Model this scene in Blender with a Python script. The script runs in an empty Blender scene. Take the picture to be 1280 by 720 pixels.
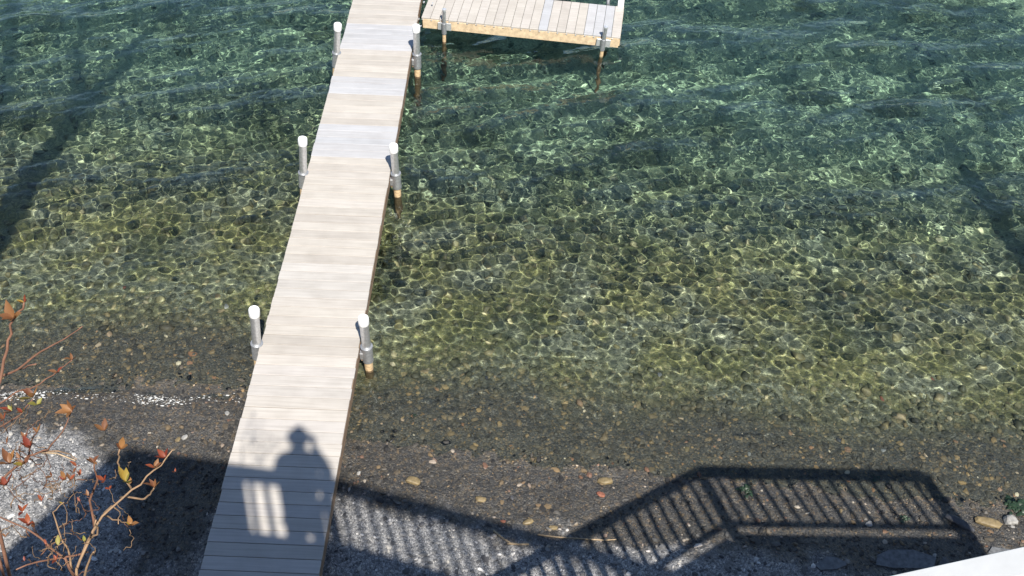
import bpy, bmesh, math, random
import numpy as np
from mathutils import Vector, Matrix

random.seed(7)
rng = np.random.default_rng(11)
sc = bpy.context.scene
col = sc.collection

# ------------------------------------------------------------------ camera
F = 1250.0                      # focal length in pixels of the 1280 x 720 frame
CAM_H = 8.95                    # lens above the water (z = 0)
_d = np.array([53.0, -1301.0, F])                       # dock direction seen by the lens (x right, y down, z forward)
_n = np.array([-47.0, (F * F - 53 * 47) / 1301.0, F])   # straight down
_Y = _d / np.linalg.norm(_d)
_Z = -_n / np.linalg.norm(_n)
_X = np.cross(_Y, _Z)
ROT = np.array([_X, _Y, _Z])                            # lens axes -> world axes


def ray(u, v):
    r = ROT @ np.array([u - 640.0, v - 360.0, F])
    return r / np.linalg.norm(r)


def at(u, v, z):
    """world point at height z seen at photo pixel (u, v)"""
    r = ray(u, v)
    return np.array([0, 0, CAM_H]) + r * ((z - CAM_H) / r[2])


def at_dist(u, v, zc):
    """world point at depth zc along the optical axis"""
    r = ROT @ np.array([u - 640.0, v - 360.0, F])
    return np.array([0, 0, CAM_H]) + r * (zc / F)


cam = bpy.data.objects.new('camera', bpy.data.cameras.new('camera'))
col.objects.link(cam)
sc.camera = cam
M = np.eye(4)
M[:3, 0] = ROT @ np.array([1, 0, 0])
M[:3, 1] = ROT @ np.array([0, -1, 0])
M[:3, 2] = ROT @ np.array([0, 0, -1])
M[2, 3] = CAM_H
cam.matrix_world = Matrix(M.tolist())
cam.data.sensor_width = 36.0
cam.data.lens = 36.0 * F / 1280.0
cam.data.clip_start = 0.1
cam.data.clip_end = 3000.0

# ------------------------------------------------------------------ sky, sun, exposure
ANTI = ray(382, 546)            # direction the sunlight travels
SUN_EL = math.asin(-ANTI[2])
SUN_AZ = math.atan2(-ANTI[0], -ANTI[1])
world = bpy.data.worlds.new('World')
sc.world = world
world.use_nodes = True
wn = world.node_tree
sky = wn.nodes.new('ShaderNodeTexSky')
sky.sky_type = 'NISHITA'
sky.sun_disc = False
sky.sun_elevation = SUN_EL
sky.sun_rotation = SUN_AZ
sky.altitude = 200
sky.air_density = 1.0
sky.dust_density = 0.4
sky.ozone_density = 2.5
bg = wn.nodes['Background']
bg.inputs['Strength'].default_value = 0.088
wn.links.new(sky.outputs[0], bg.inputs['Color'])
sun = bpy.data.lights.new('sun', 'SUN')
sun.energy = 5.0
sun.angle = math.radians(0.53)
sun.color = (1.0, 0.955, 0.88)
sun.cycles.is_caustics_light = True
sun_o = bpy.data.objects.new('sun', sun)
col.objects.link(sun_o)
sun_o.rotation_euler = Vector(ANTI).to_track_quat('-Z', 'Y').to_euler()
sun_o.location = (20, -40, 60)
sc.view_settings.view_transform = 'Standard'
sc.view_settings.look = 'None'
sc.view_settings.exposure = 0.55
sc.view_settings.gamma = 1.0
sc.cycles.max_bounces = 6
sc.cycles.transmission_bounces = 5
sc.cycles.diffuse_bounces = 2
sc.cycles.use_adaptive_sampling = True
sc.cycles.adaptive_threshold = 0.02
sc.cycles.transparent_max_bounces = 8
sc.cycles.caustics_refractive = True
sc.cycles.caustics_reflective = False
sc.cycles.sample_clamp_indirect = 4.0
sc.cycles.use_denoising = True

# ------------------------------------------------------------------ helpers


def node_mat(name):
    m = bpy.data.materials.new(name)
    m.use_nodes = True
    nt = m.node_tree
    return m, nt, nt.nodes['Principled BSDF'], nt.nodes['Material Output']


class NT:
    """tiny node helper"""

    def __init__(self, nt):
        self.nt = nt

    def n(self, t, **kw):
        nd = self.nt.nodes.new(t)
        ins = kw.pop('ins', {})
        for k, v in kw.items():
            setattr(nd, k, v)
        for k, v in ins.items():
            s = nd.inputs[k]
            if isinstance(v, bpy.types.NodeSocket):
                self.nt.links.new(v, s)
            else:
                s.default_value = v
        return nd

    def link(self, a, b):
        self.nt.links.new(a, b)

    def ramp(self, fac, stops, interp='LINEAR'):
        r = self.n('ShaderNodeValToRGB', ins={'Fac': fac})
        r.color_ramp.interpolation = interp
        e = r.color_ramp.elements
        while len(e) < len(stops):
            e.new(0.5)
        for el, (p, c) in zip(e, stops):
            el.position = p
            el.color = (c[0], c[1], c[2], 1)
        return r.outputs['Color']

    def mix(self, fac, a, b, mode='MIX'):
        r = self.n('ShaderNodeMix', data_type='RGBA', blend_type=mode)
        for idx, v in ((0, fac), (6, a), (7, b)):
            s = r.inputs[idx]
            if isinstance(v, bpy.types.NodeSocket):
                self.nt.links.new(v, s)
            elif idx == 0:
                s.default_value = v
            else:
                s.default_value = (v[0], v[1], v[2], 1)
        return r.outputs[2]

    def noise(self, vec, scale, detail=3.0, rough=0.55):
        return self.n('ShaderNodeTexNoise', ins={'Vector': vec, 'Scale': scale, 'Detail': detail, 'Roughness': rough})

    def maprange(self, v, a, b, c=0.0, d=1.0, smooth=True):
        r = self.n('ShaderNodeMapRange', ins={0: v, 1: a, 2: b, 3: c, 4: d})
        if smooth:
            r.interpolation_type = 'SMOOTHSTEP'
        return r.outputs[0]

    def bump(self, h, strength, dist):
        return self.n('ShaderNodeBump', ins={'Height': h, 'Strength': strength, 'Distance': dist}).outputs[0]


def simple_mat(name, color, rough=0.6, metallic=0.0, vary=0.15, scale=20.0, bump=0.1, coords='Object', spec=0.5):
    m, nt, b, out = node_mat(name)
    h = NT(nt)
    tc = h.n('ShaderNodeTexCoord').outputs[coords]
    no = h.noise(tc, scale, 5.0)
    dark = tuple(c * (1 - vary) for c in color)
    light = tuple(min(1, c * (1 + vary)) for c in color)
    h.link(h.ramp(no.outputs[0], [(0.3, dark), (0.7, light)]), b.inputs['Base Color'])
    b.inputs['Roughness'].default_value = rough
    b.inputs['Metallic'].default_value = metallic
    b.inputs['Specular IOR Level'].default_value = spec
    if bump:
        h.link(h.bump(no.outputs[0], bump, 0.004), b.inputs['Normal'])
    return m


def link_obj(o, parent=None):
    col.objects.link(o)
    if parent is not None:
        o.parent = parent
    return o


def mesh_obj(name, verts, faces, mat=None, parent=None, smooth=False):
    me = bpy.data.meshes.new(name)
    me.from_pydata([tuple(v) for v in verts], [], [tuple(f) for f in faces])
    if smooth:
        me.polygons.foreach_set('use_smooth', [True] * len(me.polygons))
    me.update()
    if mat:
        me.materials.append(mat)
    return link_obj(bpy.data.objects.new(name, me), parent)


def np_mesh(name, co, faces, mat=None, parent=None, smooth=True):
    k = faces.shape[1]
    me = bpy.data.meshes.new(name)
    me.vertices.add(len(co))
    me.vertices.foreach_set('co', np.ascontiguousarray(co, dtype=np.float32).ravel())
    me.loops.add(faces.size)
    me.loops.foreach_set('vertex_index', np.ascontiguousarray(faces, dtype=np.int32).ravel())
    me.polygons.add(len(faces))
    me.polygons.foreach_set('loop_start', np.arange(len(faces), dtype=np.int32) * k)
    me.polygons.foreach_set('use_smooth', np.full(len(faces), smooth))
    me.update()
    me.validate()
    if mat:
        me.materials.append(mat)
    return link_obj(bpy.data.objects.new(name, me), parent)


def copy_obj(src, name=None, parent=None):
    o = src.copy()
    if name:
        o.name = name
    return link_obj(o, parent)


def empty(name, loc=(0, 0, 0), label=None, cat=None, group=None):
    o = bpy.data.objects.new(name, None)
    o.empty_display_size = 0.2
    o.location = loc
    link_obj(o)
    if label:
        tag(o, label, cat, group)
    return o


def tag(o, label=None, cat=None, group=None, kind=None):
    if label:
        o['label'] = label
    if cat:
        o['category'] = cat
    if group:
        o['group'] = group
    if kind:
        o['kind'] = kind
    return o


def bevel_box_mesh(name, sx, sy, sz, bev, mat=None, seg=1):
    me = bpy.data.meshes.new(name)
    bm = bmesh.new()
    bmesh.ops.create_cube(bm, size=1.0)
    bmesh.ops.scale(bm, vec=(sx, sy, sz), verts=bm.verts)
    if bev > 0:
        bmesh.ops.bevel(bm, geom=list(bm.edges), offset=bev, segments=seg, affect='EDGES', profile=0.5)
    bm.to_mesh(me)
    bm.free()
    if mat:
        me.materials.append(mat)
    return me


def box(name, c, s, mat, parent=None, bev=0.004, rotz=0.0, rot=None):
    o = bpy.data.objects.new(name, bevel_box_mesh(name, s[0], s[1], s[2], bev, mat))
    o.location = c
    o.rotation_euler = rot if rot is not None else (0, 0, rotz)
    return link_obj(o, parent)


def beam(name, a, b, w, hgt, mat, parent=None, bev=0.004):
    """board of width w (horizontal) and height hgt from a to b"""
    a = Vector(a)
    b = Vector(b)
    d = b - a
    L = d.length
    o = bpy.data.objects.new(name, bevel_box_mesh(name, L, w, hgt, bev, mat))
    x = d.normalized()
    y = Vector((0, 0, 1)).cross(x)
    if y.length < 1e-4:
        y = Vector((0, 1, 0))
    y.normalize()
    z = x.cross(y)
    m = Matrix((x, y, z)).transposed().to_4x4()
    m.translation = (a + b) / 2
    o.matrix_world = m
    col.objects.link(o)
    if parent is not None:
        o.parent = parent
        o.matrix_parent_inverse = Matrix.Translation(-Vector(parent.location))
    return o


def tube_geo(pts, radii, n=8, cap=True):
    """tapered tube along a polyline"""
    pts = [Vector(p) for p in pts]
    V, Fc = [], []
    up = Vector((0.31, 0.17, 0.93)).normalized()
    prev = None
    for i, p in enumerate(pts):
        if i == 0:
            t = pts[1] - p
        elif i == len(pts) - 1:
            t = p - pts[i - 1]
        else:
            t = pts[i + 1] - pts[i - 1]
        t.normalize()
        if prev is None:
            a = t.cross(up)
            if a.length < 1e-3:
                a = t.cross(Vector((1, 0, 0)))
        else:
            a = prev - t * prev.dot(t)
        a.normalize()
        prev = a
        b = t.cross(a)
        for k in range(n):
            an = 2 * math.pi * k / n
            V.append(p + (a * math.cos(an) + b * math.sin(an)) * radii[i])
    for i in range(len(pts) - 1):
        for k in range(n):
            k2 = (k + 1) % n
            Fc.append((i * n + k, i * n + k2, (i + 1) * n + k2, (i + 1) * n + k))
    if cap:
        Fc.append(tuple(reversed(range(n))))
        Fc.append(tuple((len(pts) - 1) * n + k for k in range(n)))
    return V, Fc


def tube(name, pts, radii, mat, parent=None, n=8, smooth=True):
    if not hasattr(radii, '__len__'):
        radii = [radii] * len(pts)
    V, Fc = tube_geo(pts, radii, n)
    o = mesh_obj(name, V, Fc, mat, parent, smooth)
    if parent is not None:
        o.matrix_parent_inverse = Matrix.Translation(-Vector(parent.location))
    return o


def lathe(name, prof, mat, parent=None, n=20, smooth=True):
    """profile [(r, z)] turned round z"""
    V, Fc = [], []
    for r, z in prof:
        for k in range(n):
            a = 2 * math.pi * k / n
            V.append((r * math.cos(a), r * math.sin(a), z))
    for i in range(len(prof) - 1):
        for k in range(n):
            k2 = (k + 1) % n
            Fc.append((i * n + k, i * n + k2, (i + 1) * n + k2, (i + 1) * n + k))
    Fc.append(tuple(reversed(range(n))))
    Fc.append(tuple((len(prof) - 1) * n + k for k in range(n)))
    o = mesh_obj(name, V, Fc, mat, parent, smooth)
    if smooth:
        es = o.modifiers.new('split', 'EDGE_SPLIT')
        es.split_angle = math.radians(40)
    return o


def vnoise(x, y, seed=0):
    """cheap smooth value noise, 0..1"""
    xi = np.floor(x).astype(np.int64)
    yi = np.floor(y).astype(np.int64)
    fx = x - xi
    fy = y - yi
    fx = fx * fx * (3 - 2 * fx)
    fy = fy * fy * (3 - 2 * fy)

    def hsh(a, b):
        hh = (a * 374761393 + b * 668265263 + seed * 974634777) & 0xFFFFFFFF
        hh = ((hh ^ (hh >> 13)) * 1274126177) & 0xFFFFFFFF
        return ((hh ^ (hh >> 16)) & 0xFFFF) / 65535.0
    a = hsh(xi, yi)
    b = hsh(xi + 1, yi)
    c = hsh(xi, yi + 1)
    d = hsh(xi + 1, yi + 1)
    return (a * (1 - fx) + b * fx) * (1 - fy) + (c * (1 - fx) + d * fx) * fy


# ------------------------------------------------------------------ terrain
SH_X = [-60, -9, -5.6, -4.2, -3.0, -1.75, 0.6, 3.0, 5.4, 9, 60]
SH_Y = [6.9, 6.75, 6.62, 6.72, 6.78, 6.22, 5.92, 5.78, 5.62, 5.55, 5.5]


def shore_y(x):
    return np.interp(x, SH_X, SH_Y)


def ground_z(x, y, rough=True):
    x = np.asarray(x, float)
    y = np.asarray(y, float)
    u = y - shore_y(x) + 0.18 * (vnoise(x * 1.3, y * 0.4, 3) - 0.5)
    z = np.interp(u, [-6, -2.6, -1.5, -0.7, 0, 0.7, 1.8, 3.5, 6, 9, 12, 40, 400],
                  [0.50, 0.27, 0.19, 0.075, 0, -0.085, -0.26, -0.52, -0.88, -1.30, -1.7, -5, -14])
    # dry gravel mound left of the dock
    z = z + 0.16 * np.exp(-(((x + 5.2) / 1.3) ** 2 + ((y - 5.2) / 0.75) ** 2))
    z = z - 0.16 * np.exp(-(((x + 3.45) / .72) ** 2)) * np.clip(-u - .3, 0, 1)
    # steep bank below the house deck
    b = np.clip(3.45 - y + 0.3 * (vnoise(x * 0.8, y * 0.8, 5) - 0.5), 0, None)
    z = z + np.minimum(b * 1.05, 6.6) + 0.03 * b * (vnoise(x * 2.1, y * 2.1, 9) - 0.5)
    if rough:
        z = z + 0.05 * (vnoise(x * 1.7, y * 1.7, 1) - 0.5) * np.clip(np.abs(u) * 1.2, 0.15, 1)
        z = z + 0.018 * (vnoise(x * 7, y * 7, 2) - 0.5) + 0.012 * (vnoise(x * 16, y * 16, 4) - 0.5)
    return z


def gz(x, y):
    return float(ground_z(np.array([x]), np.array([y]))[0])


def on_ground(u, v):
    """world point where the photo pixel meets the ground (ignores refraction)"""
    z = 0.1
    for _ in range(12):
        p = at(u, v, z)
        z = gz(p[0], p[1])
    return at(u, v, z)


def toward_sun(g, z):
    """point at height z on the sun ray that ends in ground point g"""
    t = (z - g[2]) / -ANTI[2]
    return np.array(g) - ANTI * t


def ground_material():
    m, nt, b, out = node_mat('shale gravel')
    h = NT(nt)
    geo = h.n('ShaderNodeNewGeometry')
    P = geo.outputs['Position']
    sep = h.n('ShaderNodeSeparateXYZ', ins={0: P})
    zz = sep.outputs['Z']
    warp = h.noise(P, 30.0, 2.0)
    v1 = h.n('ShaderNodeTexVoronoi', ins={'Vector': P, 'Scale': 38.0, 'Randomness': 1.0})
    v2 = h.n('ShaderNodeTexVoronoi', ins={'Vector': P, 'Scale': 95.0, 'Randomness': 1.0})
    big = h.noise(P, 0.9, 4.0)
    mid = h.noise(P, 5.0, 4.0)
    r1 = h.n('ShaderNodeSeparateColor', ins={0: v1.outputs['Color']}).outputs[0]
    r2 = h.n('ShaderNodeSeparateColor', ins={0: v2.outputs['Color']}).outputs[1]
    wet = h.ramp(r1, [(0, (.028, .027, .026)), (.45, (.050, .047, .044)), (.72, (.075, .067, .055)), (.9, (.12, .09, .052)), (1, (.17, .115, .065))])
    wet2 = h.ramp(r2, [(0, (.024, .024, .025)), (.5, (.05, .048, .046)), (.85, (.08, .074, .065)), (1, (.20, .18, .14))])
    wetc = h.mix(0.5, wet, wet2)
    dry = h.ramp(r2, [(0, (.05, .05, .053)), (.35, (.14, .14, .14)), (.75, (.32, .315, .31)), (1, (.70, .68, .66))])
    dry1 = h.ramp(r1, [(0, (.10, .10, .105)), (.6, (.25, .247, .245)), (1, (.46, .44, .41))])
    dryc = h.mix(0.5, dry, dry1)
    # height above the lake decides wet or dry
    jz = h.n('ShaderNodeMath', operation='MULTIPLY_ADD', ins={0: mid.outputs[0], 1: 0.10, 2: -0.05})
    zj = h.n('ShaderNodeMath', operation='ADD', ins={0: zz, 1: jz.outputs[0]})
    fdry = h.maprange(zj.outputs[0], 0.078, 0.135)
    land = h.mix(fdry, wetc, dryc)
    # olive algae on the bed; deeper green paints in the water's depth tint
    olive = h.ramp(r1, [(0, (.115, .116, .060)), (.5, (.19, .185, .078)), (.85, (.27, .25, .10)), (1, (.36, .31, .15))])
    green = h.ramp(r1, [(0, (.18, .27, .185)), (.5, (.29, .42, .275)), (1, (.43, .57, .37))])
    greyb = h.ramp(r1, [(0, (.115, .12, .085)), (.5, (.20, .205, .14)), (1, (.36, .35, .24))])
    patch = h.noise(P, 1.6, 4.0)
    olive = h.mix(h.maprange(patch.outputs[0], .36, .60), greyb, olive)
    fol = h.maprange(zz, -0.07, -0.25)
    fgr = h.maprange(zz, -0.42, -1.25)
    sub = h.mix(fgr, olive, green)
    weed = h.maprange(big.outputs[0], 0.50, 0.66)
    band = h.n('ShaderNodeMath', operation='MULTIPLY', ins={0: weed, 1: h.maprange(zz, -0.12, -0.30)})
    sub = h.mix(h.n('ShaderNodeMath', operation='MULTIPLY', ins={0: band.outputs[0], 1: 0.55}).outputs[0], sub, (.028, .042, .014))
    shal = h.mix(1.0, wetc, (1.75, 1.7, 1.6), 'MULTIPLY')  # gravel colour lightened below the waterline to offset light lost in the water
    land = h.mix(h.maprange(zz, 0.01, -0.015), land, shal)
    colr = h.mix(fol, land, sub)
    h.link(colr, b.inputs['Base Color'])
    rg = h.mix(fdry, (.38, .38, .38), (.85, .85, .85))
    h.link(rg, b.inputs['Roughness'])
    hh = h.n('ShaderNodeMath', operation='MULTIPLY_ADD', ins={0: v1.outputs['Distance'], 1: -1.0, 2: 0.5})
    h2 = h.n('ShaderNodeMath', operation='MULTIPLY_ADD', ins={0: v2.outputs['Distance'], 1: -0.5, 2: hh.outputs[0]})
    h3 = h.n('ShaderNodeMath', operation='MULTIPLY_ADD', ins={0: h.noise(P, 120.0, 5.0, .7).outputs[0], 1: 1.0, 2: h2.outputs[0]})
    h.link(h.bump(h3.outputs[0], 0.6, 0.018), b.inputs['Normal'])
    return m


def graded(lo, f0, f1, hi, fine, growth=1.25):
    mid = list(np.arange(f0, f1 + 1e-6, fine))
    s, x, left = fine, f0, []
    while x > lo:
        s *= growth
        x -= s
        left.append(max(x, lo))
    s, x, right = fine, mid[-1], []
    while x < hi:
        s *= growth
        x += s
        right.append(min(x, hi))
    return np.array(left[::-1] + mid + right)


def grid_faces(nx, ny):
    idx = np.arange(nx * ny).reshape(ny, nx)
    return np.stack([idx[:-1, :-1], idx[:-1, 1:], idx[1:, 1:], idx[1:, :-1]], -1).reshape(-1, 4)


gx = graded(-400, -7.5, 8.0, 400, 0.034)
gy = np.concatenate([graded(-60, 3.6, 8.6, 8.61, 0.03)[:-1], graded(8.62, 8.62, 18.0, 900, 0.07)])
GX, GY = np.meshgrid(gx, gy)
ground = np_mesh('ground', np.stack([GX, GY, ground_z(GX, GY)], -1).reshape(-1, 3), grid_faces(len(gx), len(gy)), ground_material())
tag(ground, 'dark gravel beach and stony lake bed below a steep bank', kind='structure')
ground.cycles.is_caustics_receiver = True

# ------------------------------------------------------------------ water: real ripples and refraction; the depth tint sits in the bed colour


def wave_height(x, y):
    g = np.random.default_rng(5)
    u = y - shore_y(x)
    off = np.clip((u + 0.55) / 1.3, 0.10, 1.0)             # waves die out on the beach
    far = np.clip((u - 0.8) / 7.0, 0.0, 1.0)
    z = np.zeros_like(x)
    # capillary ripples that focus the light
    for i in range(70):
        lam = math.exp(g.uniform(math.log(0.082), math.log(0.25)))
        k = 2 * math.pi / lam
        th = g.normal(math.pi / 2, 1.0)
        a = 0.00017 * (lam / 0.13) ** 1.5
        z += a * np.sin(k * (x * math.cos(th) + y * math.sin(th)) + g.uniform(0, 6.283)) * (2.7 - 1.5 * far)
    # short chop
    for i in range(30):
        lam = math.exp(g.uniform(math.log(0.25), math.log(0.75)))
        k = 2 * math.pi / lam
        th = g.normal(math.pi / 2 + 0.22, 0.45)
        a = 0.0011 * (lam / 0.4)
        ph = k * (x * math.cos(th) + y * math.sin(th)) + g.uniform(0, 6.283)
        grp = 0.3 + 1.3 * vnoise(x * 0.7 + i * 2.3, y * 1.1 + i * 1.1, 40 + i % 4)
        z += a * grp * np.sin(ph) * (0.15 + 1.0 * far)
    # wind waves coming in from the open lake
    for i in range(26):
        lam = math.exp(g.uniform(math.log(0.5), math.log(2.2)))
        k = 2 * math.pi / lam
        th = g.normal(math.pi / 2 + 0.20, 0.28)
        a = 0.0030 * (lam / 0.8) ** 1.0
        ph = k * (x * math.cos(th) + y * math.sin(th)) + g.uniform(0, 6.283)
        grp = 0.55 + 0.9 * vnoise(x * 0.55 + i * 3.1, y * 0.8 + i * 1.7, 20 + i % 5)
        z += a * grp * np.sin(ph) * (0.35 + 1.1 * far)
    z *= off
    # the low swash running up the beach left of the dock
    sw = np.exp(-((u + 0.0 - 0.05 * np.sin(x * 2.3)) / 0.055) ** 2) * np.clip((-2.6 - x) / 0.6, 0, 1)
    z += 0.020 * sw * (0.5 + vnoise(x * 6, y * 6, 31))
    return z


def water_material():
    m, nt, b, out = node_mat('lake water')
    h = NT(nt)
    nt.nodes.remove(b)
    gl = h.n('ShaderNodeBsdfGlass', ins={'IOR': 1.333, 'Roughness': 0.0, 'Color': (.94, 1, .985, 1)})
    h.link(gl.outputs[0], out.inputs['Surface'])
    return m


WF = 0.0166
wx = graded(-400, -9.2, 9.3, 400, WF, 1.35)
wy = np.concatenate([[2.9, 3.6, 4.2, 4.7], np.arange(5.25, 9.0, .0142), graded(9.0, 9.0, 16.5, 900, .0178, 1.35)])
WX, WY = np.meshgrid(wx, wy)
WZ = wave_height(WX, WY)
inner = (np.clip((WX + 14) / 4, 0, 1) * np.clip((14 - WX) / 4, 0, 1) * np.clip((24 - WY) / 6, 0, 1))
WZ *= inner
nx, ny = len(wx), len(wy)
co = np.stack([WX, WY, WZ], -1).reshape(-1, 3)
fc = grid_faces(nx, ny)
dep = (WZ - ground_z(WX, WY)).ravel()
fc = fc[(dep[fc] > 0.007).all(axis=1)]
water = np_mesh('water', co, fc, water_material())
tag(water, 'clear rippled lake water over a stony bed', kind='structure')
water.cycles.is_caustics_caster = True

# ------------------------------------------------------------------ pebbles (nobody could count them)
ICO_V, ICO_F = None, None
_bm = bmesh.new()
bmesh.ops.create_icosphere(_bm, subdivisions=1, radius=1.0)
ICO_V = np.array([v.co[:] for v in _bm.verts])
ICO_F = np.array([[v.index for v in f.verts] for f in _bm.faces])
_bm.free()


def pebble_field(name, x, y, r, mat, flat=(0.35, 0.7), sink=0.35, rg=rng, smooth=True):
    n = len(x)
    k = len(ICO_V)
    sc3 = np.stack([r * rg.uniform(.75, 1.35, n), r * rg.uniform(.6, 1.0, n), r * rg.uniform(flat[0], flat[1], n)], -1)
    V = ICO_V[None] * (1 + rg.uniform(-.30, .30, (n, k, 1)))
    V = V * sc3[:, None, :]
    a = rg.uniform(0, 6.283, n)
    tl = rg.normal(0, .22, n)
    ca, sa = np.cos(a)[:, None], np.sin(a)[:, None]
    ct, st = np.cos(tl)[:, None], np.sin(tl)[:, None]
    X, Y, Z = V[..., 0], V[..., 1], V[..., 2]
    Y, Z = Y * ct - Z * st, Y * st + Z * ct
    X, Y = X * ca - Y * sa, X * sa + Y * ca
    gz0 = ground_z(x, y)
    P = np.stack([X + x[:, None], Y + y[:, None], Z + (gz0 + sc3[:, 2] * (1 - 2 * sink))[:, None]], -1).reshape(-1, 3)
    Fc = (ICO_F[None] + (np.arange(n) * k)[:, None, None]).reshape(-1, 3)
    o = np_mesh(name, P, Fc, mat, smooth=smooth)
    o.cycles.is_caustics_receiver = True
    return o


def pebble_material():
    m, nt, b, out = node_mat('loose pebbles')
    h = NT(nt)
    geo = h.n('ShaderNodeNewGeometry')
    P = geo.outputs['Position']
    rnd = geo.outputs['Random Per Island']
    zz = h.n('ShaderNodeSeparateXYZ', ins={0: P}).outputs['Z']
    mid = h.noise(P, 5.0, 4.0)
    fine = h.noise(P, 160.0, 3.0)
    wet = h.ramp(rnd, [(0, (.028, .027, .027)), (.40, (.052, .050, .046)), (.70, (.085, .076, .063)), (.87, (.13, .10, .065)), (.95, (.21, .15, .085)), (.975, (.17, .09, .06)), (1, (.42, .38, .31))])
    dry = h.ramp(rnd, [(0, (.07, .07, .075)), (.4, (.18, .18, .18)), (.75, (.34, .335, .33)), (.9, (.46, .43, .38)), (1, (.74, .72, .70))])
    olive = h.ramp(rnd, [(0, (.10, .10, .065)), (.5, (.17, .165, .09)), (.85, (.26, .23, .12)), (1, (.40, .34, .20))])
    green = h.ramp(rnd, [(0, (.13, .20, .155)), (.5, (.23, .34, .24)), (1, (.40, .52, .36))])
    jz = h.n('ShaderNodeMath', operation='MULTIPLY_ADD', ins={0: mid.outputs[0], 1: 0.10, 2: -0.05})
    zj = h.n('ShaderNodeMath', operation='ADD', ins={0: zz, 1: jz.outputs[0]})
    fdry = h.maprange(zj.outputs[0], 0.078, 0.135)
    c = h.mix(fdry, wet, dry)
    c = h.mix(h.maprange(zz, 0.01, -0.015), c, h.mix(1.0, wet, (2.1, 1.95, 1.7), 'MULTIPLY'))  # submerged pebbles painted lighter to make up for light the water takes
    c = h.mix(h.maprange(zz, -0.05, -0.22), c, h.mix(h.maprange(zz, -0.42, -1.25), olive, green))  # olive algae, then green with depth as painted water tint
    c = h.mix(0.35, c, h.ramp(fine.outputs[0], [(.3, (.35, .35, .35)), (.7, (1, 1, 1))]), 'MULTIPLY')
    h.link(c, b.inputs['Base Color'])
    h.link(h.mix(fdry, (.5, .5, .5), (.85, .85, .85)), b.inputs['Roughness'])
    b.inputs['Specular IOR Level'].default_value = 0.3
    return m


PEB = pebble_material()
n = 34000
px_ = rng.uniform(-6.6, 7.4, n)
py_ = shore_y(px_) + rng.uniform(-2.3, 1.7, n)
pr_ = np.clip(rng.lognormal(math.log(0.0105), 0.52, n), 0.004, 0.038) * np.where(py_ > shore_y(px_) + .1, 1.35, 1.0)
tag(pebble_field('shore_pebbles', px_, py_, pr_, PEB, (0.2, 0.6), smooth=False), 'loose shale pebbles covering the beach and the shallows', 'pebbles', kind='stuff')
n = 9500
px_ = rng.uniform(-9.5, 10.0, n)
py_ = shore_y(px_) + 1.0 + 11.5 * rng.uniform(0, 1, n) ** 1.15
pr_ = np.clip(rng.lognormal(math.log(0.030), 0.45, n), 0.012, 0.07)
tag(pebble_field('lake_bed_stones', px_, py_, pr_, PEB, (0.3, 0.6), 0.4), 'algae covered stones with painted water tint lying over the lake bed', 'stones', kind='stuff')

# ------------------------------------------------------------------ the dock
DECK_Z = 0.40
PITCH = 0.1445
X_L, X_R = -2.785, -1.687


def plank_material():
    m, nt, b, out = node_mat('composite deck boards')
    h = NT(nt)
    oi = h.n('ShaderNodeObjectInfo')
    tc = h.n('ShaderNodeTexCoord').outputs['Object']
    off = h.n('ShaderNodeVectorMath', operation='SCALE', ins={0: (7.3, 3.1, 1.7), 'Scale': oi.outputs['Random']})
    off.inputs['Scale'].default_value = 1
    h.link(oi.outputs['Random'], off.inputs['Scale'])
    add = h.n('ShaderNodeVectorMath', operation='MULTIPLY_ADD', ins={0: off.outputs[0], 1: (9, 9, 9), 2: tc})
    mp = h.n('ShaderNodeMapping', ins={'Vector': add.outputs[0], 'Scale': (1.6, 45.0, 20.0)})
    grain = h.noise(mp.outputs[0], 1.0, 6.0, 0.62)
    blot = h.noise(add.outputs[0], 3.2, 4.0)
    g = h.ramp(grain.outputs[0], [(.25, (.80, .79, .78)), (.5, (.96, .955, .95)), (.75, (1.08, 1.08, 1.08))])
    bl = h.ramp(blot.outputs[0], [(.3, (.88, .87, .86)), (.6, (1.02, 1.02, 1.02))])
    c = h.mix(1.0, oi.outputs['Color'], g, 'MULTIPLY')
    c = h.mix(0.8, c, bl, 'MULTIPLY')
    h.link(c, b.inputs['Base Color'])
    b.inputs['Roughness'].default_value = 0.62
    h.link(h.bump(grain.outputs[0], 0.25, 0.003), b.inputs['Normal'])
    return m


PLANK = plank_material()
TIMBER = simple_mat('weathered framing timber', (.30, .20, .13), 0.7, vary=.3, scale=14)
TIMBER_NEW = simple_mat('pale framing timber', (.70, .54, .35), 0.65, vary=.22, scale=18)
GALV = simple_mat('galvanised steel', (.60, .61, .62), 0.42, 0.75, vary=.16, scale=24, bump=.12)
GALV_D = simple_mat('galvanised steel sleeve', (.50, .51, .525), 0.5, 0.7, vary=.2, scale=30, bump=.15)
CAPM = simple_mat('white plastic cap', (.86, .86, .85), 0.35, vary=.03)
STAIN = simple_mat('tan stained pile', (.66, .48, .28), 0.6, vary=.3, scale=26, bump=.2)
RUST = simple_mat('rusty wet pile', (.17, .12, .07), 0.55, vary=.4, scale=30, bump=.2)
ZINC = simple_mat('bright zinc bolt', (.82, .83, .84), 0.3, 0.6, vary=.08)

BEIGE = [(.55, .51, .455), (.565, .525, .47), (.53, .49, .44), (.57, .53, .48)]
GREY = [(.52, .52, .53), (.535, .53, .535), (.50, .505, .52)]


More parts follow.
